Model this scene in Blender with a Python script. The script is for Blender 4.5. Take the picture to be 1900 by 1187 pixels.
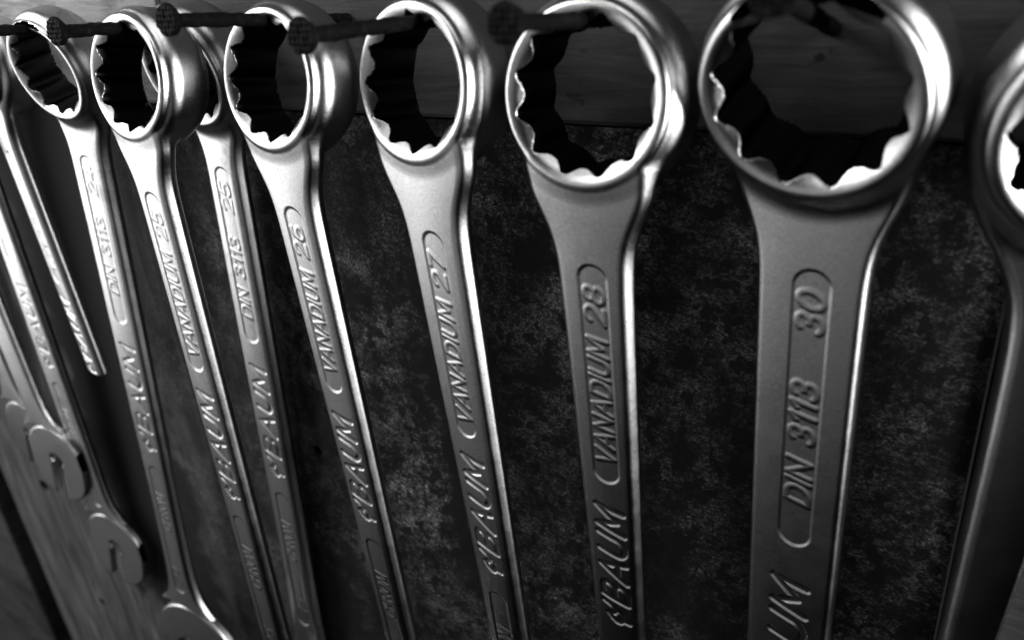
import bpy, math, random
import numpy as np

for o in list(bpy.data.objects):
    bpy.data.objects.remove(o)
sc = bpy.context.scene
COL = sc.collection
MM = 0.001
random.seed(5)

# ---------------------------------------------------------------- camera
def Rx(a): c, s = math.cos(a), math.sin(a); return np.array([[1, 0, 0], [0, c, -s], [0, s, c]])
def Ry(a): c, s = math.cos(a), math.sin(a); return np.array([[c, 0, s], [0, 1, 0], [-s, 0, c]])
def Rz(a): c, s = math.cos(a), math.sin(a); return np.array([[c, -s, 0], [s, c, 0], [0, 0, 1]])

from mathutils import Matrix, Vector
F_PX, YAW, PITCH, ROLL = 1492.77, 0.55969, 0.44224, -0.07818
CAM = np.array([68.69, -177.57, 13.90])
base = np.array([[1., 0, 0], [0, 0, -1], [0, 1, 0]])
R = Rz(YAW) @ Rx(-PITCH) @ base @ Rz(ROLL)
cd = bpy.data.cameras.new('camera')
cam = bpy.data.objects.new('camera', cd)
COL.objects.link(cam)
M = np.eye(4); M[:3, :3] = R; M[:3, 3] = CAM * MM
cam.matrix_world = Matrix(M.tolist())
cd.sensor_fit = 'HORIZONTAL'; cd.sensor_width = 36.0
cd.lens = F_PX / 1900 * 36
cd.clip_start = 0.005; cd.clip_end = 20
cd.dof.use_dof = True
cd.dof.focus_distance = 0.222
cd.dof.aperture_fstop = 12
sc.camera = cam

# ---------------------------------------------------------------- light
w = bpy.data.worlds.new('World'); sc.world = w
w.use_nodes = True
w.node_tree.nodes['Background'].inputs[0].default_value = (1, 1, 1, 1)
w.node_tree.nodes['Background'].inputs[1].default_value = 0.003

def area(name, loc, target, sx, sy, power, spread=180):
    l = bpy.data.lights.new(name, 'AREA'); l.shape = 'RECTANGLE'
    l.size = sx; l.size_y = sy; l.energy = power; l.spread = math.radians(spread)
    o = bpy.data.objects.new(name, l); COL.objects.link(o)
    o.location = loc
    d = Vector(target) - Vector(loc)
    o.rotation_euler = d.to_track_quat('-Z', 'Y').to_euler()
    return o
area('window_light', (-0.80, -0.40, -0.02), (-0.16, 0, -0.05), 0.40, 0.60, 3.8)
area('near_fill', (-0.45, -0.22, 0.24), (-0.24, 0, 0.0), 0.26, 0.24, 3.3)  # unseen source added to brighten the left plank
area('side_light', (0.95, -0.13, -0.02), (0.0, -0.02, -0.08), 0.14, 0.60, 23.0)
area('top_light', (0.0, -0.26, 0.80), (0.0, 0, -0.02), 0.50, 0.20, 2.2)
area('room_fill', (-0.22, -0.85, -0.21), (0.0, 0, -0.06), 1.00, 0.46, 0.72)
area('low_left_fill', (-0.66, -0.42, -0.50), (-0.20, 0, -0.18), 0.50, 0.40, 0.11)  # unseen fill added to lift the jaws and lower shanks

sc.view_settings.view_transform = 'Standard'
sc.view_settings.look = 'None'
sc.view_settings.exposure = 0.0
sc.view_settings.gamma = 1
sc.view_settings.use_curve_mapping = False

# ---------------------------------------------------------------- materials
def new_mat(name):
    m = bpy.data.materials.new(name); m.use_nodes = True
    nt = m.node_tree
    return m, nt, nt.nodes['Principled BSDF']
def N(nt, t, **kw):
    n = nt.nodes.new(t)
    for k, v in kw.items():
        if k in n.inputs: n.inputs[k].default_value = v
        else: setattr(n, k, v)
    return n
def coords(nt, scale, kind='Object', rot=(0, 0, 0)):
    tc = N(nt, 'ShaderNodeTexCoord'); mp = N(nt, 'ShaderNodeMapping')
    mp.inputs['Scale'].default_value = scale
    mp.inputs['Rotation'].default_value = rot
    nt.links.new(tc.outputs[kind], mp.inputs[0]); return mp.outputs[0]
def noise(nt, vec, scale, detail=4, rough=.55, dist=0):
    n = N(nt, 'ShaderNodeTexNoise'); n.inputs['Scale'].default_value = scale
    n.inputs['Detail'].default_value = detail; n.inputs['Roughness'].default_value = rough
    n.inputs['Distortion'].default_value = dist
    nt.links.new(vec, n.inputs['Vector']); return n.outputs['Fac']
def ramp(nt, fac, stops, interp='LINEAR'):
    r = N(nt, 'ShaderNodeValToRGB'); cr = r.color_ramp; cr.interpolation = interp
    while len(cr.elements) < len(stops): cr.elements.new(.5)
    for e, (p, v) in zip(cr.elements, stops):
        e.position = p; e.color = (v, v, v, 1)
    nt.links.new(fac, r.inputs[0]); return r.outputs[0]
def mathn(nt, op, a, b=None, clamp=False):
    m = N(nt, 'ShaderNodeMath', operation=op); m.use_clamp = clamp
    for i, v in enumerate((a, b)):
        if v is None: continue
        if isinstance(v, (int, float)): m.inputs[i].default_value = v
        else: nt.links.new(v, m.inputs[i])
    return m.outputs[0]
def bump(nt, h, strength, dist, bs, nrm=None):
    b = N(nt, 'ShaderNodeBump'); b.inputs['Strength'].default_value = strength
    b.inputs['Distance'].default_value = dist
    nt.links.new(h, b.inputs['Height'])
    if nrm is not None: nt.links.new(nrm, b.inputs['Normal'])
    nt.links.new(b.outputs[0], bs.inputs['Normal']); return b.outputs[0]

def steel(name, base_v=.62, rough=.43, grime=.0):
    m, nt, pb = new_mat(name)
    nt.nodes.remove(pb)
    bs = N(nt, 'ShaderNodeBsdfAnisotropic', distribution='BECKMANN')
    nt.links.new(bs.outputs[0], nt.nodes['Material Output'].inputs['Surface'])
    v = coords(nt, (1, 1, 1))
    info = N(nt, 'ShaderNodeObjectInfo')
    add = N(nt, 'ShaderNodeVectorMath', operation='ADD')
    nt.links.new(v, add.inputs[0])
    cmb = N(nt, 'ShaderNodeCombineXYZ')
    nt.links.new(info.outputs['Random'], cmb.inputs[0]); nt.links.new(info.outputs['Random'], cmb.inputs[1])
    nt.links.new(cmb.outputs[0], add.inputs[1]); v = add.outputs[0]
    big = noise(nt, v, 55, 5, .6)
    tone = ramp(nt, big, [(.25, base_v * .94), (.5, base_v), (.8, base_v * 1.03)])
    speck = ramp(nt, noise(nt, v, 900, 3, .6), [(.25, .35), (.33, 1.0)])
    grain = ramp(nt, noise(nt, v, 1700, 2, .7), [(.32, .72), (.68, 1.0)])
    sg = N(nt, 'ShaderNodeMix', data_type='RGBA', blend_type='MULTIPLY'); sg.inputs[0].default_value = 1
    nt.links.new(speck, sg.inputs[6]); nt.links.new(grain, sg.inputs[7])
    mul = N(nt, 'ShaderNodeMix', data_type='RGBA', blend_type='MULTIPLY'); mul.inputs[0].default_value = .8
    nt.links.new(tone, mul.inputs[6]); nt.links.new(sg.outputs[2], mul.inputs[7])
    stain = ramp(nt, noise(nt, v, 38, 7, .68, .6), [(.60 - grime * .28, 0), (.70 - grime * .28, 1)])
    mx = N(nt, 'ShaderNodeMix', data_type='RGBA'); mx.inputs[7].default_value = (.05, .05, .05, 1)
    nt.links.new(mathn(nt, 'MULTIPLY', stain, .12 + grime * 2), mx.inputs[0]); nt.links.new(mul.outputs[2], mx.inputs[6])
    nt.links.new(mx.outputs[2], bs.inputs['Color'])
    r1 = ramp(nt, noise(nt, v, 160, 6, .65), [(.3, rough - .015), (.7, rough + .025)])
    nt.links.new(r1, bs.inputs['Roughness'])
    g = noise(nt, v, 1500, 3, .65)
    g2 = noise(nt, v, 420, 4, .6)
    hh = mathn(nt, 'ADD', g, mathn(nt, 'MULTIPLY', g2, .12))
    bump(nt, hh, .45, .00008, bs)
    return m
STEEL = steel('satin_steel')
BROACHED_SHADED = steel('shaded_broached_steel', .05, .5)  # shade inside the ring holes, put into the steel's colour
STEEL_DIRTY = steel('grimy_steel', .58, .42, .16)

def rust(name):
    m, nt, bs = new_mat(name)
    v = coords(nt, (1, 1, 1))
    c = ramp(nt, noise(nt, v, 600, 6, .7), [(.3, .0008), (.55, .002), (.75, .014)])
    nt.links.new(c, bs.inputs['Base Color'])
    bs.inputs['Roughness'].default_value = .7
    bs.inputs['Metallic'].default_value = 0
    bs.inputs['Specular IOR Level'].default_value = .08
    bump(nt, noise(nt, v, 900, 6, .7), .8, .0006, bs)
    return m
RUST = rust('rusty_iron')

def plank_mat(name, k=1.0):
    m, nt, bs = new_mat(name)
    v = coords(nt, (1.0, 1, 9.0))
    g = noise(nt, v, 26, 7, .65, .8)
    fine = noise(nt, coords(nt, (1, 1, 16)), 90, 4, .7)
    s = mathn(nt, 'ADD', mathn(nt, 'MULTIPLY', g, .65), mathn(nt, 'MULTIPLY', fine, .35))
    c = ramp(nt, s, [(.30, .015 * k), (.45, .05 * k), (.62, .085 * k)])
    dots = ramp(nt, noise(nt, coords(nt, (1, 1, 1.6)), 130, 3, .6), [(.28, .12), (.36, 1)])
    mul = N(nt, 'ShaderNodeMix', data_type='RGBA', blend_type='MULTIPLY'); mul.inputs[0].default_value = 1
    nt.links.new(c, mul.inputs[6]); nt.links.new(dots, mul.inputs[7])
    blot = ramp(nt, noise(nt, coords(nt, (1, 1, 1)), 22, 4, .6, .5), [(.33, .35), (.5, 1)])
    mul2 = N(nt, 'ShaderNodeMix', data_type='RGBA', blend_type='MULTIPLY'); mul2.inputs[0].default_value = 1
    nt.links.new(mul.outputs[2], mul2.inputs[6]); nt.links.new(blot, mul2.inputs[7])
    nt.links.new(mul2.outputs[2], bs.inputs['Base Color'])
    bs.inputs['Roughness'].default_value = .75
    bs.inputs['Specular IOR Level'].default_value = .25
    bump(nt, s, .5, .0006, bs)
    return m
PLANK = plank_mat('dark_weathered_wood', .55)
PALE = plank_mat('pale_weathered_wood', 3.2)

def panel_mat(name):
    m, nt, bs = new_mat(name)
    v1 = coords(nt, (1, 1, 1)); vs = coords(nt, (.75, 1, 1.15), rot=(0, math.radians(-12), 0))
    sp = noise(nt, vs, 800, 8, .8)                   # tight fibre speckle
    md = noise(nt, v1, 70, 7, .7)
    bg = noise(nt, v1, 17, 5, .6, .7)
    a = mathn(nt, 'ADD', mathn(nt, 'MULTIPLY', sp, .7), mathn(nt, 'MULTIPLY', md, .3))
    grit = ramp(nt, noise(nt, vs, 1500, 3, .7), [(.40, .10), (.50, .75), (.62, 1.5)])
    c0 = ramp(nt, a, [(.43, .002), (.49, .028), (.54, .085), (.62, .19)])
    blo = ramp(nt, md, [(.40, .10), (.44, .7), (.58, 1)])
    mb = N(nt, 'ShaderNodeMix', data_type='RGBA', blend_type='MULTIPLY'); mb.inputs[0].default_value = 1
    nt.links.new(c0, mb.inputs[6]); nt.links.new(blo, mb.inputs[7])
    mg = N(nt, 'ShaderNodeMix', data_type='RGBA', blend_type='MULTIPLY'); mg.inputs[0].default_value = 1
    nt.links.new(mb.outputs[2], mg.inputs[6]); nt.links.new(grit, mg.inputs[7]); c = mg.outputs[2]
    cloud = ramp(nt, bg, [(.36, .06), (.47, .5), (.62, 1)])
    mul = N(nt, 'ShaderNodeMix', data_type='RGBA', blend_type='MULTIPLY'); mul.inputs[0].default_value = 1
    nt.links.new(c, mul.inputs[6]); nt.links.new(cloud, mul.inputs[7])
    dots = ramp(nt, noise(nt, v1, 230, 3, .5), [(.40, .03), (.44, 1)])
    mul2 = N(nt, 'ShaderNodeMix', data_type='RGBA', blend_type='MULTIPLY'); mul2.inputs[0].default_value = .9
    nt.links.new(mul.outputs[2], mul2.inputs[6]); nt.links.new(dots, mul2.inputs[7])
    # worn gritty patch and a darker streak beside it
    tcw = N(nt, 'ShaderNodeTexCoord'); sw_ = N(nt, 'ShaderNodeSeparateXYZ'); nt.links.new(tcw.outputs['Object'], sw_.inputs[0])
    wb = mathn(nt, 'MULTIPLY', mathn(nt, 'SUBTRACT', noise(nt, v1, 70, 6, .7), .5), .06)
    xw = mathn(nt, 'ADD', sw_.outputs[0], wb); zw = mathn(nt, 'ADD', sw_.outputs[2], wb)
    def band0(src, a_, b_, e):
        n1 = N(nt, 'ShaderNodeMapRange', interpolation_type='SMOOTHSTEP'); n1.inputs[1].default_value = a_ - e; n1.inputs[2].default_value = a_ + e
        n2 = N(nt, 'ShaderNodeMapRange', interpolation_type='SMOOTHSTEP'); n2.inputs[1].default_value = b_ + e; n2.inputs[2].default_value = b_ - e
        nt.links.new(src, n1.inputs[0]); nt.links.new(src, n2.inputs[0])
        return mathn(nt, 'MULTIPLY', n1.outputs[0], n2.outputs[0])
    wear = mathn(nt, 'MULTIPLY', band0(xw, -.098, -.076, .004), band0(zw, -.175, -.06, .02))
    dark_streak = mathn(nt, 'MULTIPLY', band0(xw, -.076, -.060, .003), band0(zw, -.20, -.03, .02))
    gain = mathn(nt, 'MULTIPLY', mathn(nt, 'ADD', mathn(nt, "MULTIPLY", wear, 1.1), 1.0), mathn(nt, 'SUBTRACT', 1.0, mathn(nt, 'MULTIPLY', dark_streak, .93)))
    mwv = N(nt, 'ShaderNodeVectorMath', operation='SCALE')
    nt.links.new(mul2.outputs[2], mwv.inputs[0]); nt.links.new(gain, mwv.inputs['Scale'])
    # smoother paler wood with upright grain towards the panel's left end
    vg = coords(nt, (6.5, 1, .8), rot=(0, math.radians(3), 0))
    gr = noise(nt, vg, 24, 6, .6, .6)
    wood = ramp(nt, gr, [(.30, .012), (.5, .05), (.68, .095)])
    tc = N(nt, 'ShaderNodeTexCoord'); sep = N(nt, 'ShaderNodeSeparateXYZ')
    nt.links.new(tc.outputs['Object'], sep.inputs[0])
    wob = mathn(nt, 'MULTIPLY', mathn(nt, 'SUBTRACT', noise(nt, v1, 30, 5, .6), .5), .10)
    xx = mathn(nt, 'ADD', sep.outputs[0], wob)
    mr = N(nt, 'ShaderNodeMapRange'); mr.inputs[1].default_value = -.13; mr.inputs[2].default_value = -.30
    mr.inputs[3].default_value = 0; mr.inputs[4].default_value = 1
    nt.links.new(xx, mr.inputs[0])
    mx = N(nt, 'ShaderNodeMix', data_type='RGBA')
    nt.links.new(mr.outputs[0], mx.inputs[0]); nt.links.new(mwv.outputs[0], mx.inputs[6]); nt.links.new(wood, mx.inputs[7])
    # shadow between two of the left-hand tools, painted dark into the panel
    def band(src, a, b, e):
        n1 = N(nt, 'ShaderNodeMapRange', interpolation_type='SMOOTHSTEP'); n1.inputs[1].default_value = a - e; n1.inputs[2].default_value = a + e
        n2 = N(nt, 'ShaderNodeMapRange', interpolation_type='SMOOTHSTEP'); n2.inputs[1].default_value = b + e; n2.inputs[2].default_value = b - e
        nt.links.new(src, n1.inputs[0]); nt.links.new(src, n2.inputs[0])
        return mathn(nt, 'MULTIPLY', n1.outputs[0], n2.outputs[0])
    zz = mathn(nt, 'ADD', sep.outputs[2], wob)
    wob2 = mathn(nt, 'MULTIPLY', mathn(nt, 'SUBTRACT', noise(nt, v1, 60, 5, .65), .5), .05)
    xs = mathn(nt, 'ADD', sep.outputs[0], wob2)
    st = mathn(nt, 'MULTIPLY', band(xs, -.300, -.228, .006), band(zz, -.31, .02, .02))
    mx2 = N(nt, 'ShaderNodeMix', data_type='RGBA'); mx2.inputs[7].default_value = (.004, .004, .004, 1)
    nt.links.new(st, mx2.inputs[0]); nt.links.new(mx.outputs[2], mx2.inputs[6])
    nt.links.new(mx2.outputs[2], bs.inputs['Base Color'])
    bs.inputs['Roughness'].default_value = .8
    bs.inputs['Specular IOR Level'].default_value = .2
    bump(nt, a, .6, .0008, bs)
    return m
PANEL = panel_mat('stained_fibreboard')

def flat_mat(name, v, r=.9):
    m, nt, bs = new_mat(name)
    c = ramp(nt, noise(nt, coords(nt, (1, 1, 1)), 8, 4), [(.3, v * .6), (.7, v)])
    nt.links.new(c, bs.inputs['Base Color']); bs.inputs['Roughness'].default_value = r
    return m
DARK = flat_mat('dark_plaster', .02)

# ---------------------------------------------------------------- mesh helpers
def mesh_obj(name, verts, faces, mat, parent=None, smooth=False, normals=None):
    me = bpy.data.meshes.new(name)
    verts = np.asarray(verts, np.float32)
    faces = np.asarray(faces, np.int32)
    k = faces.shape[1]
    me.vertices.add(len(verts)); me.vertices.foreach_set('co', (verts * MM).ravel())
    me.loops.add(faces.size); me.loops.foreach_set('vertex_index', faces.ravel())
    me.polygons.add(len(faces))
    me.polygons.foreach_set('loop_start', np.arange(0, faces.size, k, dtype=np.int32))
    me.update(calc_edges=True); me.validate()
    me.materials.append(mat)
    if smooth:
        me.polygons.foreach_set('use_smooth', np.ones(len(me.polygons), dtype=bool))
    if normals is not None and len(me.vertices) == len(normals):
        me.normals_split_custom_set_from_vertices(normals.tolist())
    o = bpy.data.objects.new(name, me); COL.objects.link(o)
    if parent: o.parent = parent
    return o

def box(name, x0, x1, y0, y1, z0, z1, mat, bev=.8):
    import bmesh
    bm = bmesh.new(); bmesh.ops.create_cube(bm, size=1)
    for v in bm.verts:
        v.co = ((x0 + x1) / 2 + v.co.x * (x1 - x0), (y0 + y1) / 2 + v.co.y * (y1 - y0), (z0 + z1) / 2 + v.co.z * (z1 - z0))
        v.co *= MM
    bmesh.ops.bevel(bm, geom=bm.edges[:], offset=bev * MM, segments=2, affect='EDGES')
    me = bpy.data.meshes.new(name); bm.to_mesh(me); bm.free()
    me.materials.append(mat)
    o = bpy.data.objects.new(name, me); COL.objects.link(o); return o

def tag(o, label, cat, group=None):
    o['label'] = label; o['category'] = cat
    if group: o['group'] = group

# ---------------------------------------------------------------- setting
bw = box('background_wall', -1200, 500, 60, 70, -900, 300, DARK); bw['kind'] = 'structure'
import bmesh
def holed_panel(name, x0, x1, y0, y1, z0, z1, holes, mat):
    """sheet with real drilled holes (fan of quads round each hole)"""
    bm = bmesh.new()
    def arc(cx, cz, r, n=24):
        return [(cx + r * math.cos(2 * math.pi * i / n), cz + r * math.sin(2 * math.pi * i / n)) for i in range(n)]
    outer = [bm.verts.new((x, y0, z)) for x, z in ((x0, z0), (x1, z0), (x1, z1), (x0, z1))]
    edges = [bm.edges.new((outer[i], outer[(i + 1) % 4])) for i in range(4)]
    for cx, cz, r in holes:
        vs = [bm.verts.new((x, y0, z)) for x, z in arc(cx, cz, r)]
        edges += [bm.edges.new((vs[i], vs[(i + 1) % len(vs)])) for i in range(len(vs))]
    bmesh.ops.triangle_fill(bm, use_beauty=True, use_dissolve=False, edges=edges, normal=(0, -1, 0))
    r = bmesh.ops.extrude_face_region(bm, geom=bm.faces[:])
    for v in [g for g in r['geom'] if isinstance(g, bmesh.types.BMVert)]: v.co.y = y1
    bmesh.ops.recalc_face_normals(bm, faces=bm.faces[:])
    for v in bm.verts: v.co *= MM
    me = bpy.data.meshes.new(name); bm.to_mesh(me); bm.free(); me.materials.append(mat)
    o = bpy.data.objects.new(name, me); COL.objects.link(o); return o
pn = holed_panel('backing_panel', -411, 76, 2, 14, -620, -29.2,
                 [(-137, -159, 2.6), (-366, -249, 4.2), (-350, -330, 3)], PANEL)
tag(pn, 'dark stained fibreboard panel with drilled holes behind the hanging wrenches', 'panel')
pl = box('wooden_plank', -163.5, 330, 0, 18, -28.4, 70, PLANK, 1.0)
tag(pl, 'dark weathered plank running behind the rings from the centre to the right edge', 'plank')
pl2 = box('wooden_plank', -520, -164.5, -.3, 18, -28.2, 70, PALE, 1.0)
tag(pl2, 'pale pitted plank behind the leftmost rings in the top left corner', 'plank')
b2 = box('wooden_board', 77, 260, 1, 14, -620, -30.5, PLANK, 1.0)
tag(b2, 'dim wooden board with wavy grain at the lower right corner', 'board')
b3 = box('wooden_board', -720, -470, 14, 32, -620, -40, PLANK, 1.0)
tag(b3, 'wooden board beyond the dark gap at the lower left corner', 'board')

# ---------------------------------------------------------------- stroke lettering
def arc(cx, cy, rx, ry, a0, a1, n=12):
    return [(cx + rx * math.cos(math.radians(a0 + (a1 - a0) * i / n)), cy + ry * math.sin(math.radians(a0 + (a1 - a0) * i / n))) for i in range(n + 1)]
G = {
 'A': (.72, [[(0, 0), (.36, 1), (.72, 0)], [(.13, .34), (.59, .34)]]),
 'B': (.62, [[(0, 0), (0, 1), (.34, 1)] + arc(.34, .76, .24, .24, 90, -90) + [(0, .52)], [(.34, .52)] + arc(.34, .26, .28, .26, 90, -90) + [(0, 0)]]),
 'C': (.62, [arc(.34, .5, .34, .5, 50, 310, 18)]),
 'D': (.64, [[(0, 0), (0, 1), (.26, 1)] + arc(.26, .5, .38, .5, 90, -90, 16) + [(0, 0)]]),
 'H': (.6, [[(0, 0), (0, 1)], [(.6, 0), (.6, 1)], [(0, .5), (.6, .5)]]),
 'I': (.0, [[(0, 0), (0, 1)]]),
 'M': (.8, [[(0, 0), (.06, 1), (.4, .25), (.74, 1), (.8, 0)]]),
 'N': (.6, [[(0, 0), (0, 1), (.6, 0), (.6, 1)]]),
 'O': (.68, [arc(.34, .5, .34, .5, 0, 360, 28)]),
 'R': (.6, [[(0, 0), (0, 1), (.34, 1)] + arc(.34, .74, .25, .26, 90, -90) + [(0, .48)], [(.3, .48), (.6, 0)]]),
 'U': (.62, [[(0, 1), (0, .32)] + arc(.31, .31, .31, .31, 180, 360) + [(.62, 1)]]),
 'V': (.66, [[(0, 1), (.33, 0), (.66, 1)]]),
 '0': (.56, [arc(.28, .5, .28, .5, 0, 360, 28)]),
 '1': (.22, [[(0, .78), (.22, 1), (.22, 0)]]),
 '2': (.56, [arc(.28, .71, .28, .29, 165, -35, 14) + [(0, 0), (.56, 0)]]),
 '3': (.54, [arc(.26, .75, .25, .25, 150, -90, 14), arc(.26, .25, .28, .26, 90, -150, 14)]),
 '4': (.6, [[(.42, 0), (.42, 1), (0, .3), (.6, .3)]]),
 '5': (.56, [[(.5, 1), (.08, 1), (.03, .55)] + arc(.26, .31, .29, .31, 120, -150, 14)]),
 '6': (.56, [arc(.28, .29, .28, .29, 0, 360, 20), [(.02, .36)] + arc(.46, .42, .44, .56, 175, 95, 10)]),
 '7': (.54, [[(0, 1), (.54, 1), (.16, 0)]]),
 '8': (.56, [arc(.28, .75, .23, .25, 0, 360, 20), arc(.28, .26, .28, .26, 0, 360, 20)]),
 '$': (.68, [[(.17, 0), (.16, .28)],
             [(.66, .98), (.64, .80), (.60, .66), (.52, .58), (.42, .57), (.33, .62), (.25, .72), (.21, .82)],
             [(.21, .82), (.08, .68), (.01, .52), (.02, .40), (.10, .31), (.26, .27), (.42, .30), (.48, .40)]]),
 ' ': (.32, []),
}
def layout(text, s_hi, s_lo, h, xc, slant=.22, gap=.24):
    """polylines in (x, s) mm; reads up the shank from s_hi to s_lo"""
    adv = []; x = 0
    for ch in text:
        wd = G[ch][0]; adv.append(x); x += wd + gap
    tot = x - gap
    k = (s_hi - s_lo - slant * h) / tot; s_hi = s_hi - slant * h / 2
    out = []
    for ch, a in zip(text, adv):
        for pl_ in G[ch][1]:
            out.append([(xc - (gy - .5) * h, s_hi - (a + gx) * k - slant * (gy - .5) * h) for gx, gy in pl_])
    return out

class Relief:
    """height field over (x, s) on the shank's front face"""
    def __init__(self, x0, x1, s0, s1, step=.09):
        self.x0, self.s0, self.st = x0, s0, step
        self.X = np.arange(x0, x1, step); self.S = np.arange(s0, s1, step)
        self.h = np.zeros((len(self.X), len(self.S)), np.float32)
    def dist(self, polys, pad=2.0):
        d = np.full(self.h.shape, 9., np.float32)
        for p in polys:
            for (ax, as_), (bx, bs) in zip(p[:-1], p[1:]):
                i0 = max(0, int((min(ax, bx) - pad - self.x0) / self.st)); i1 = max(i0, int((max(ax, bx) + pad - self.x0) / self.st) + 1)
                j0 = max(0, int((min(as_, bs) - pad - self.s0) / self.st)); j1 = max(j0, int((max(as_, bs) + pad - self.s0) / self.st) + 1)
                xx = self.X[i0:i1, None]; ss = self.S[None, j0:j1]
                if xx.size == 0 or ss.size == 0: continue
                dx, ds = bx - ax, bs - as_; L = dx * dx + ds * ds + 1e-9
                t = np.clip(((xx - ax) * dx + (ss - as_) * ds) / L, 0, 1)
                dd = np.hypot(xx - ax - t * dx, ss - as_ - t * ds)
                d[i0:i1, j0:j1] = np.minimum(d[i0:i1, j0:j1], dd)
        return d
    @staticmethod
    def sm(e0, e1, v):
        t = np.clip((v - e0) / (e1 - e0), 0, 1); return t * t * (3 - 2 * t)
    def stroke(self, polys, half, height, soft=.5):
        d = self.dist(polys)
        self.h += (height * (1 - self.sm(half - soft, half + soft * .45, d))).astype(np.float32)
    def pocket(self, xc, s0, s1, hw, depth, soft=.42):
        d = self.dist([[(xc, s0 + hw), (xc, s1 - hw)]], pad=hw + 2) - hw
        self.h -= (depth * (1 - self.sm(-soft, soft, d))).astype(np.float32)
    def __call__(self, x, s):
        fx = np.clip((x - self.x0) / self.st, 0, self.h.shape[0] - 1.01); fs = np.clip((s - self.s0) / self.st, 0, self.h.shape[1] - 1.01)
        i = fx.astype(np.int32); j = fs.astype(np.int32); u = fx - i; v = fs - j
        h = self.h
        return h[i, j] * (1 - u) * (1 - v) + h[i + 1, j] * u * (1 - v) + h[i, j + 1] * (1 - u) * v + h[i + 1, j + 1] * u * v

# ---------------------------------------------------------------- wrench as a distance field
def smin(a, b, k):
    h = np.clip(.5 + .5 * (b - a) / k, 0, 1); return b + (a - b) * h - k * h * (1 - h)
def smax(a, b, k): return -smin(-a, -b, k)

class Wrench:
    def __init__(s, S, delta, yo, w0, w1, w2, L, relief=None, cut=None, rot12=0.):
        s.S, s.delta, s.yo, s.w = S, delta, yo * S, (w0, w1, w2)
        s.L, s.relief, s.cut, s.rot12 = L, relief, cut, rot12
        s.cd, s.sd = math.cos(delta), math.sin(delta)
    def width(s, q):
        w0, w1, w2 = s.w; S = s.S
        qq = np.clip(q, .45 * S, 185)
        v = w0 + (w1 - w0) * qq / 200 + w2 * np.exp(-(qq - .75 * S) / (.35 * S))
        v = v + .15 * S * np.exp(-((np.maximum(q, .36 * S) - .60 * S) / (.36 * S)) ** 2)
        return v + .42 * S * np.exp(-np.clip(s.L - 1.5 * S - q, 0, None) / (.34 * S)) * (s.cut is None)
    def __call__(s, x, y, z):
        S = s.S; q = -z
        # ring (tilted by the offset angle)
        yr = y * s.cd + z * s.sd; zr = -y * s.sd + z * s.cd
        r = np.sqrt(x * x + zr * zr)
        def tor(Ro, hh, rc):
            a = r - (Ro - rc); b = np.abs(yr) - (hh - rc)
            return np.minimum(np.maximum(a, b), 0) + np.hypot(np.maximum(a, 0), np.maximum(b, 0)) - rc
        body = tor(*((.722 * S, .262 * S, .15 * S) if S >= 30 else (.750 * S, .262 * S, .17 * S)))
        # shank
        yl = y - s.yo
        w = s.width(q); t = .138 * S
        h = 0.
        if s.relief is not None:
            h = s.relief(x + 0 * z, q + 0 * x) * (yl < 0)
        crown = (.010 if S == 32 else .035) * S * (x / np.maximum(w, 1)) ** 2
        side = (np.abs(x) - w) * math.cos(s.draft) + np.sqrt(yl * yl + .0009 * S * S) * math.sin(s.draft) + .0016 * np.abs(yl) * np.abs(yl)
        sh = smax(side, np.abs(yl) - h + crown - t, .045 * S)
        end = s.cut if s.cut is not None else s.L - 1.2 * S
        sh = smax(sh, np.maximum(z + .36 * S, q - end), .5)
        # open jaw
        if s.cut is None:
            zj = z + s.L; c15, s15 = math.cos(.26), math.sin(.26)
            xj = x * c15 - zj * s15; zz = x * s15 + zj * c15
            ze = np.where(zz > 0, np.maximum(zz - .55 * S, 0), zz); rho = np.sqrt((xj * .97) ** 2 + (ze * .95) ** 2)
            # front and back of the shank stop at a step round the jaw disc
            sh = smax(sh, (1.62 * S - np.sqrt(x * x * .8 + zj * zj)), .07 * S)
            tj = .105 * S; rj = .05 * S
            a = rho - (1.02 * S - rj); b = np.abs(yl) - (tj - rj)
            jw = np.minimum(np.maximum(a, b), 0) + np.hypot(np.maximum(a, 0), np.maximum(b, 0)) - rj
            slot = np.maximum(np.abs(xj) - s.slot * S, zz - .22 * S)
            slot2 = np.sqrt(xj * xj + (zz - (.66 - s.slot) * S) ** 2) - s.slot * S
            jw = smax(jw, -np.minimum(slot, slot2), .03 * S)
            sh = smin(sh, jw, .05 * S)
        d = smin(body, sh, (.20 if s.yo > 0 else .11) * S)
        d = smin(d, tor(.670 * S, .305 * S, .050 * S), .030 * S)
        # twelve-point hole with lead-in chamfers
        th = np.arctan2(x, zr) + s.rot12
        p = np.pi / 6
        dd = np.abs(np.mod(th, p) - p / 2) / (p / 2)
        rh = S * (.513 + .062 * (.5 - .5 * np.cos(np.pi * dd ** 1.3)))
        cone = .588 * S - (.305 * S - np.abs(yr)) * 1.15
        hole = (r - np.maximum(rh, cone)) * .86
        return smax(d, -hole, .038 * S)

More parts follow.
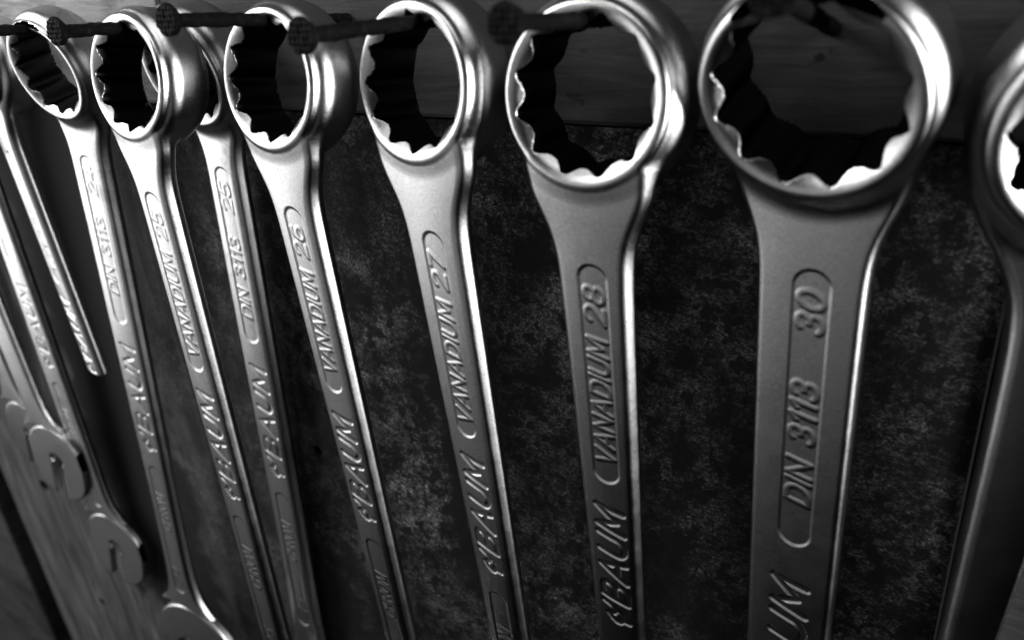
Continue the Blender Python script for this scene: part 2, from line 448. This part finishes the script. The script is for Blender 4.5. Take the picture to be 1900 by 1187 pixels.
CORN = [(i, j, k) for i in (0, 1) for j in (0, 1) for k in (0, 1)]
def surface_nets(f, xs, ys, zs):
    V = np.asarray(f(xs[:, None, None], ys[None, :, None], zs[None, None, :]), np.float32)
    V = np.broadcast_to(V, (len(xs), len(ys), len(zs)))
    ins = V < 0
    n = [a - 1 for a in V.shape]
    cnt = np.zeros(n, np.int8)
    for i, j, k in CORN:
        cnt += ins[i:n[0] + i, j:n[1] + j, k:n[2] + k]
    act = (cnt > 0) & (cnt < 8)
    I, J, K = np.nonzero(act)
    idx = np.full(n, -1, np.int32); idx[I, J, K] = np.arange(len(I))
    acc = np.zeros((len(I), 3)); num = np.zeros(len(I))
    P = lambda i, j, k: np.stack([xs[i], ys[j], zs[k]], 1)
    for a in CORN:
        for ax in range(3):
            if a[ax]: continue
            b = list(a); b[ax] = 1
            va = V[I + a[0], J + a[1], K + a[2]]; vb = V[I + b[0], J + b[1], K + b[2]]
            m = (va < 0) != (vb < 0)
            t = (va[m] / (va[m] - vb[m]))[:, None]
            pa = P(I[m] + a[0], J[m] + a[1], K[m] + a[2]); pb = P(I[m] + b[0], J[m] + b[1], K[m] + b[2])
            acc[m] += pa + (pb - pa) * t; num[m] += 1
    verts = acc / num[:, None]
    faces = []
    for ax in range(3):
        u, v = (ax + 1) % 3, (ax + 2) % 3
        sl0 = [slice(None)] * 3; sl1 = [slice(None)] * 3
        sl0[ax] = slice(0, -1); sl1[ax] = slice(1, None)
        A = ins[tuple(sl0)]; B = ins[tuple(sl1)]
        c = np.argwhere(A != B)
        c = c[(c[:, u] > 0) & (c[:, v] > 0) & (c[:, u] < V.shape[u] - 1) & (c[:, v] < V.shape[v] - 1)]
        q = []
        for du, dv in ((1, 1), (0, 1), (0, 0), (1, 0)):
            e = c.copy(); e[:, u] -= du; e[:, v] -= dv
            q.append(idx[e[:, 0], e[:, 1], e[:, 2]])
        q = np.stack(q, 1)
        fl = ~A[c[:, 0], c[:, 1], c[:, 2]]
        q[fl] = q[fl][:, ::-1]
        faces.append(q)
    return verts, np.concatenate(faces)

def grad(f, p, e=.06):
    g = np.empty_like(p)
    for a in range(3):
        d = np.zeros(3); d[a] = e
        g[:, a] = (f(*(p + d).T) - f(*(p - d).T)) / (2 * e)
    return g

def steps(pts):
    """pts: [(pos, step to next)...] -> grid coordinates"""
    out = []
    for (a, st), (b, _) in zip(pts[:-1], pts[1:]):
        n = max(1, int(round((b - a) / st))); out += list(np.linspace(a, b, n, endpoint=False))
    return np.array(out + [pts[-1][0]])

def build_wrench(name, S, pos, rot, delta, yo, w0, w1, w2, L, vis, fine, writing=None, cut=None, mat=STEEL, rot12=.0, slot=.5):
    rel = None
    if writing:
        rel = Relief(-.33 * S, .33 * S, 25, min(L - 1.7 * S, 260 if vis > 200 else vis + 15))
        ph = .125 * S; th = .170 * S; sw = .027 * S
        kk = .85 if S < 23 else 1.0
        p0, p1 = writing['pocket']; xc = writing.get('xc', .8)
        rel.pocket(xc, p0, p1, ph, .33, .5)
        for tx, hi, lo in writing['raised']:
            rel.stroke(layout(tx, hi, lo, th, xc), sw, .17 * kk, .65)
        tx, hi, lo = writing['cut']
        rel.stroke(layout(tx, hi, lo, .265 * S, xc, slant=.28, gap=.26), .037 * S, -.32 * kk, .6)
        if 'low' in writing:
            q0, q1 = writing['low']
            rel.pocket(xc, q0, q1, ph, .33, .5)
            for tx, hi, lo in writing['low_raised']:
                rel.stroke(layout(tx, hi, lo, th, xc), sw, .16 * kk, .65)
    W = Wrench(S, delta, yo, w0, w1, w2, L, rel, cut, rot12); W.slot = slot; W.draft = math.radians(15 if S >= 30 else 30)
    yr = .40 * S; ya = min(-yr, W.yo - .2 * S); yb = max(yr, W.yo + .2 * S)
    xm = .82 * S; xj = 1.15 * S if cut is None else xm
    fx = .42 * S
    xs = steps([(-xj, fine * 1.9), (-fx, fine), (fx, fine * 1.9), (xj, 1)])
    cy = fine * 1.6
    ys = steps([(ya, cy), (yb, 1)])
    bottom = (L + 1.15 * S) if cut is None else cut + 2
    v = min(vis, bottom - 1)
    zs = -steps([(-.86 * S, fine * 1.5), (.8 * S, fine), (v, 1.1), (bottom, 1)])[::-1]
    vt, fc = surface_nets(W, xs, ys, zs)
    lim = np.where(-vt[:, 2] > v, .5, fine * .8)[:, None]
    for _ in range(2):
        g = grad(W, vt); d = W(*vt.T)
        stp = g * (d / np.maximum((g * g).sum(1), .05))[:, None]
        ln = np.linalg.norm(stp, axis=1, keepdims=True)
        vt = vt - stp * np.minimum(1, lim / np.maximum(ln, 1e-9))
    nr = grad(W, vt); nr /= np.maximum(np.linalg.norm(nr, axis=1, keepdims=True), 1e-9)
    root = bpy.data.objects.new(name, None); COL.objects.link(root)
    root.empty_display_size = .01
    Rm = Rz(rot[2]) @ Rx(rot[0]) @ Ry(rot[1])
    T = np.eye(4); T[:3, :3] = Rm; T[:3, 3] = np.array(pos) * MM
    root.matrix_world = Matrix(T.tolist())
    qc = -vt[fc].mean(1)[:, 2]
    rc = np.linalg.norm(vt[fc].mean(1)[:, [0, 2]], axis=1)
    ring = (rc < .77 * S)
    jaw = (qc > L - 1.62 * S) if cut is None else np.zeros(len(fc), bool)
    for nm, m in (('ring_end', ring), ('shank', ~ring & ~jaw), ('open_jaw', jaw)):
        if not m.any(): continue
        ff = fc[m]; us, inv = np.unique(ff, return_inverse=True)
        ob = mesh_obj(nm, vt[us], inv.reshape(ff.shape), mat, root, True, nr[us])
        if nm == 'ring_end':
            ob.data.materials.append(BROACHED_SHADED)
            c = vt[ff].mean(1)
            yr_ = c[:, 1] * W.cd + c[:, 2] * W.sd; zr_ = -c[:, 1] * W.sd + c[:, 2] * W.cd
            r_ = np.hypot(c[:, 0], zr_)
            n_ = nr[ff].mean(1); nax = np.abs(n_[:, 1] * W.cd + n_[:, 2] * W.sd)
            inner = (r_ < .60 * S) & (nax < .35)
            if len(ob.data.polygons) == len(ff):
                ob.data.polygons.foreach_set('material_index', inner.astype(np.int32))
    return root

DIN, VAN = .1328, -.25
def wr(kind, num, pocket, number, word, baum, low=True, lowword=True):
    d = {'pocket': pocket, 'raised': [(num,) + number, ('DIN 3113' if kind > 0 else 'VANADIUM',) + word], 'cut': ('$BAUM',) + baum}
    if low:
        l0 = baum[0] + 8.5
        d['low'] = (l0, l0 + 74); d['low_raised'] = [('CHROM', l0 + 36, l0 + 15), (num, l0 + 68, l0 + 58)]
    return d
WR = [
 # key, S, pos, rot, sign, ddelta, w0, w1, w2, L, visible, fine step
 ('24', 24, (-194.2, -18.1, -13.0), (.0039, .1282, .0563), 1, -.0132, 9.225, 7.709, .057, 288, 315, .36,
  wr(1, '24', (30, 95), (43.6, 33.6), (82.5, 52), (156, 104.5))),
 ('25', 25, (-138.0, -28.5, -14.4), (.0295, .0494, -.0596), -1, -.0095, 7.881, 7.591, .234, 300, 228, .34,
  wr(-1, '25', (30.5, 91), (44.7, 36), (85.8, 48.8), (144.6, 99))),
 ('25b', 25, (-139.1, -9.8, -13.7), (.0119, .082, -.0162), 1, -.0015, 8.013, 8.505, .045, 305, 262, .36,
  wr(1, '25', (31.5, 95.2), (46.4, 36.2), (85.5, 55.1), (155.6, 105))),
 ('26', 26, (-88.85, -23.6, -15.0), (.0517, -.0045, -.094), -1, -.0195, 8.867, 7.518, .533, 295, 205, .32,
  wr(-1, '26', (30.8, 88.8), (45.1, 35.8), (82.3, 49), (138.7, 97))),
 ('27', 27, (-46.4, -19.7, -15.5), (.0539, -.026, -.1684), -1, .0045, 10.79, 7.924, .671, 305, 190, .29,
  wr(-1, '27', (33.5, 94.3), (48.9, 39.1), (89.9, 52), (145, 101))),
 ('28', 28, (-3.3, -21.3, -16.7), (.0812, -.001, -.0489), -1, .0116, 10.14, 7.472, .674, 315, 170, .28,
  wr(-1, '28', (34.5, 96.4), (49.5, 39.5), (90.3, 53), (149.4, 104.3))),
 ('30', 30, (40.7, -22.7, -12.6), (.0525, -.0062, -.1105), 1, .0313, 11.67, 10.60, .441, 335, 160, .28,
  wr(1, '30', (37.5, 110), (51.9, 41.8), (97.3, 63.6), (176, 121), low=False)),
 ('32', 32, (87.0, -14.6, -18.5), (.0447, .0225, .20), 1, -.003, 9.49, 4.45, 2.96, 350, 150, .4, None),
 ('a', 22, (-234, -16, -14), (.042, .0153, -.191), -1, 0, 6.8, 7.05, .2, 240, 130, .36,
  dict(pocket=(28, 80), raised=[('22', 41, 33), ('VANADIUM', 75, 45)], cut=('$BAUM', 121, 86))),
 ('b', 18, (-273.5, -16.2, -13), (.036, .0774, .066), 1, 0, 5.7, 7.9, .2, 252, 280, .36,
  wr(1, '21', (27, 80), (38, 30), (72, 46), (134, 92))),
 ('c', 17, (-300, -15.7, -12), (.04, .03, .08), -1, 0, 7.4, 6.4, .3, 197, 220, .5, None),
 ('d', 17, (-328, -15, -11), (.045, .08, 0), 1, 0, 7.2, 6.8, .3, 199, 220, .5, None),
]
LAB = {
 '25': 'wrench stamped VANADIUM 25 hanging in front of its twin on the same nail',
 '25b': 'stained wrench stamped DIN 3113 25 hanging half hidden behind the VANADIUM 25 wrench',
 '26': 'wrench stamped VANADIUM 26, between the VANADIUM 27 wrench and the half hidden stained one',
 '27': 'wrench stamped VANADIUM 27 with bright wide edge and sharp engraved letters',
 '28': 'wrench stamped VANADIUM 28 with dark lower shank and thin bright right edge',
 '30': 'broad wrench stamped DIN 3113 30 with round ring facing the viewer',
 '32': 'largest plain wrench leaning in from the right edge, its ring cut off by the frame',
 'a': 'short wrench whose shank ends in a blunt stub left of the 24 wrench',
 'b': 'slim wrench left of the blunt stub, its open jaw complete above the board grain',
 'c': 'small wrench partly hidden behind the slim one, second from the left edge',
 'd': 'smallest wrench at the left edge with only its open jaw showing',
}
LAB['24'] = 'wrench stamped DIN 3113 24 with grimy lower shank and sideways ring'
GR = 'combination wrenches hanging in a row on nails'
for key, S, pos, rot, sg, dd, w0, w1, w2, L, vis, fine, wri in WR:
    cut = 121.5 if key == 'a' else None
    o = build_wrench('combination_wrench', S, pos, rot, sg * .19 + dd, DIN if sg > 0 else VAN, w0, w1, w2, L, vis, fine,
                     wri, cut, STEEL_DIRTY if key in ('25b', '24') else STEEL, rot12=math.pi / 12 if key in ('28', '30') else 0.,
                     slot=.24 if key in 'bcd' else .5)
    tag(o, LAB[key], 'wrench', GR)

# ---------------------------------------------------------------- nails
def lathe(profile, axis0, axis1, n=24, jitter=0.):
    a = np.array(axis0, float); b = np.array(axis1, float); d = b - a; Ln = np.linalg.norm(d); d /= Ln
    u = np.cross(d, (0, 0, 1.)); u /= np.linalg.norm(u); v = np.cross(d, u)
    rows = []
    for t, r in profile:
        for i in range(n):
            th = 2 * math.pi * i / n
            rr = r * (1 + jitter * random.uniform(-1, 1))
            rows.append(a + d * t + (u * math.cos(th) + v * math.sin(th)) * rr)
    f = []
    for k in range(len(profile) - 1):
        for i in range(n):
            j = (i + 1) % n
            f.append((k * n + i, k * n + j, (k + 1) * n + j, (k + 1) * n + i))
    return np.array(rows), np.array(f)

def nail_head(tip, root, R=4.0):
    """chequered head: fine polar-square grid with raised studs"""
    a = np.array(tip, float); d = np.array(root, float) - a; d /= np.linalg.norm(d)
    u = np.cross(d, (0, 0, 1.)); u /= np.linalg.norm(u); v = np.cross(d, u)
    n = 72; rings = 30; V = []; F = []
    prof = [(t / rings) for t in range(1, rings + 1)]
    def h(x, y):
        q = 1.15
        s = math.sin(math.pi * (x + y) / q) * math.sin(math.pi * (x - y) / q)
        return -.30 * max(0, min(1, .5 + 1.4 * s)) - .12 * math.sin(x * 2.1 + 1) * math.sin(y * 1.7)
    V.append(a + d * h(0, 0))
    for p in prof:
        for i in range(n):
            th = 2 * math.pi * i / n; rr = R * p * (1 + .035 * math.sin(3 * th + 1) + .02 * math.sin(7 * th))
            x, y = rr * math.cos(th), rr * math.sin(th)
            e = max(0, p - .9) / .1
            V.append(a + u * x + v * y + d * (h(x, y) * (1 - e) + .35 * e))
    for p, t in ((1.0, .9), (.96, 1.5), (.7, 2.2), (.46, 3.4)):
        for i in range(n):
            th = 2 * math.pi * i / n; rr = R * p * (1 + .035 * math.sin(3 * th + 1) + .02 * math.sin(7 * th))
            V.append(a + u * rr * math.cos(th) + v * rr * math.sin(th) + d * t)
    tot = rings + 4
    for k in range(tot - 1):
        for i in range(n):
            j = (i + 1) % n
            F.append((1 + k * n + i, 1 + k * n + j, 1 + (k + 1) * n + j, 1 + (k + 1) * n + i))
    tri = [(0, 1 + (i + 1) % n, 1 + i, 1 + i) for i in range(n)]
    return np.array(V), np.array(F), tri

def nail(tip, root, label, R=3.5, r=1.52):
    e = bpy.data.objects.new('nail', None); COL.objects.link(e); e.empty_display_size = .005
    a = np.array(tip, float); b = np.array(root, float); d = (b - a); L = np.linalg.norm(d); d /= L
    prof = [(1.2, r * 1.05)] + [(t, r * (1 + random.uniform(-.10, .10))) for t in np.linspace(3.2, L + 6, 44)]
    V, F = lathe(prof, a, b, 20, .09)
    e.location = (b * MM).tolist()
    mesh_obj('shaft', V - b, F, RUST, e, True)
    V, F, tri = nail_head(tip, root, R)
    me_f = [tuple(x) for x in F] + [t[:3] for t in tri]
    me = bpy.data.meshes.new('head'); me.from_pydata(((V - b) * MM).tolist(), [], me_f); me.materials.append(RUST)
    me.polygons.foreach_set('use_smooth', np.ones(len(me.polygons), dtype=bool))
    h = bpy.data.objects.new('head', me); COL.objects.link(h); h.parent = e
    tag(e, label, 'nail', 'rusty nails driven into the plank')
nail((-139.5, -51, .6), (-137.5, 0, -3.0), 'rusty nail carrying the two 25 wrenches, chequered head before the sideways ring')
nail((-89.5, -56, 3.1), (-87.5, 0, -3.0), 'rusty nail through the ring of the VANADIUM 26 wrench')
nail((-46.5, -60.6, 0.0), (-46, 0, -2.6), 'rusty nail through the ring of the VANADIUM 27 wrench')
nail((-3.3, -58, 1.3), (-4.5, 0, -4.2), 'blurred rusty nail through the ring of the VANADIUM 28 wrench')
nail((40.2, -60, 4.9), (38, 0, -7.0), 'rusty nail through the round ring of the DIN 3113 30 wrench')
nail((-195, -56, 1.5), (-193, 0, -3.5), 'rusty nail through the sideways ring of the DIN 3113 24 wrench')
nail((86, -50, 2), (86, 0, -3), 'rusty nail holding the largest wrench at the right edge')
nail((-234, -45, -2), (-234, 0, -6), 'rusty nail holding the blunt stub wrench')
nail((-273.5, -45, -4.5), (-273.5, 0, -8), 'rusty nail holding the slim wrench left of the stub')
nail((-300, -45, -4), (-300, 0, -7), 'rusty nail holding the second wrench from the left edge')
nail((-328, -45, -3), (-328, 0, -6), 'rusty nail holding the leftmost wrench')
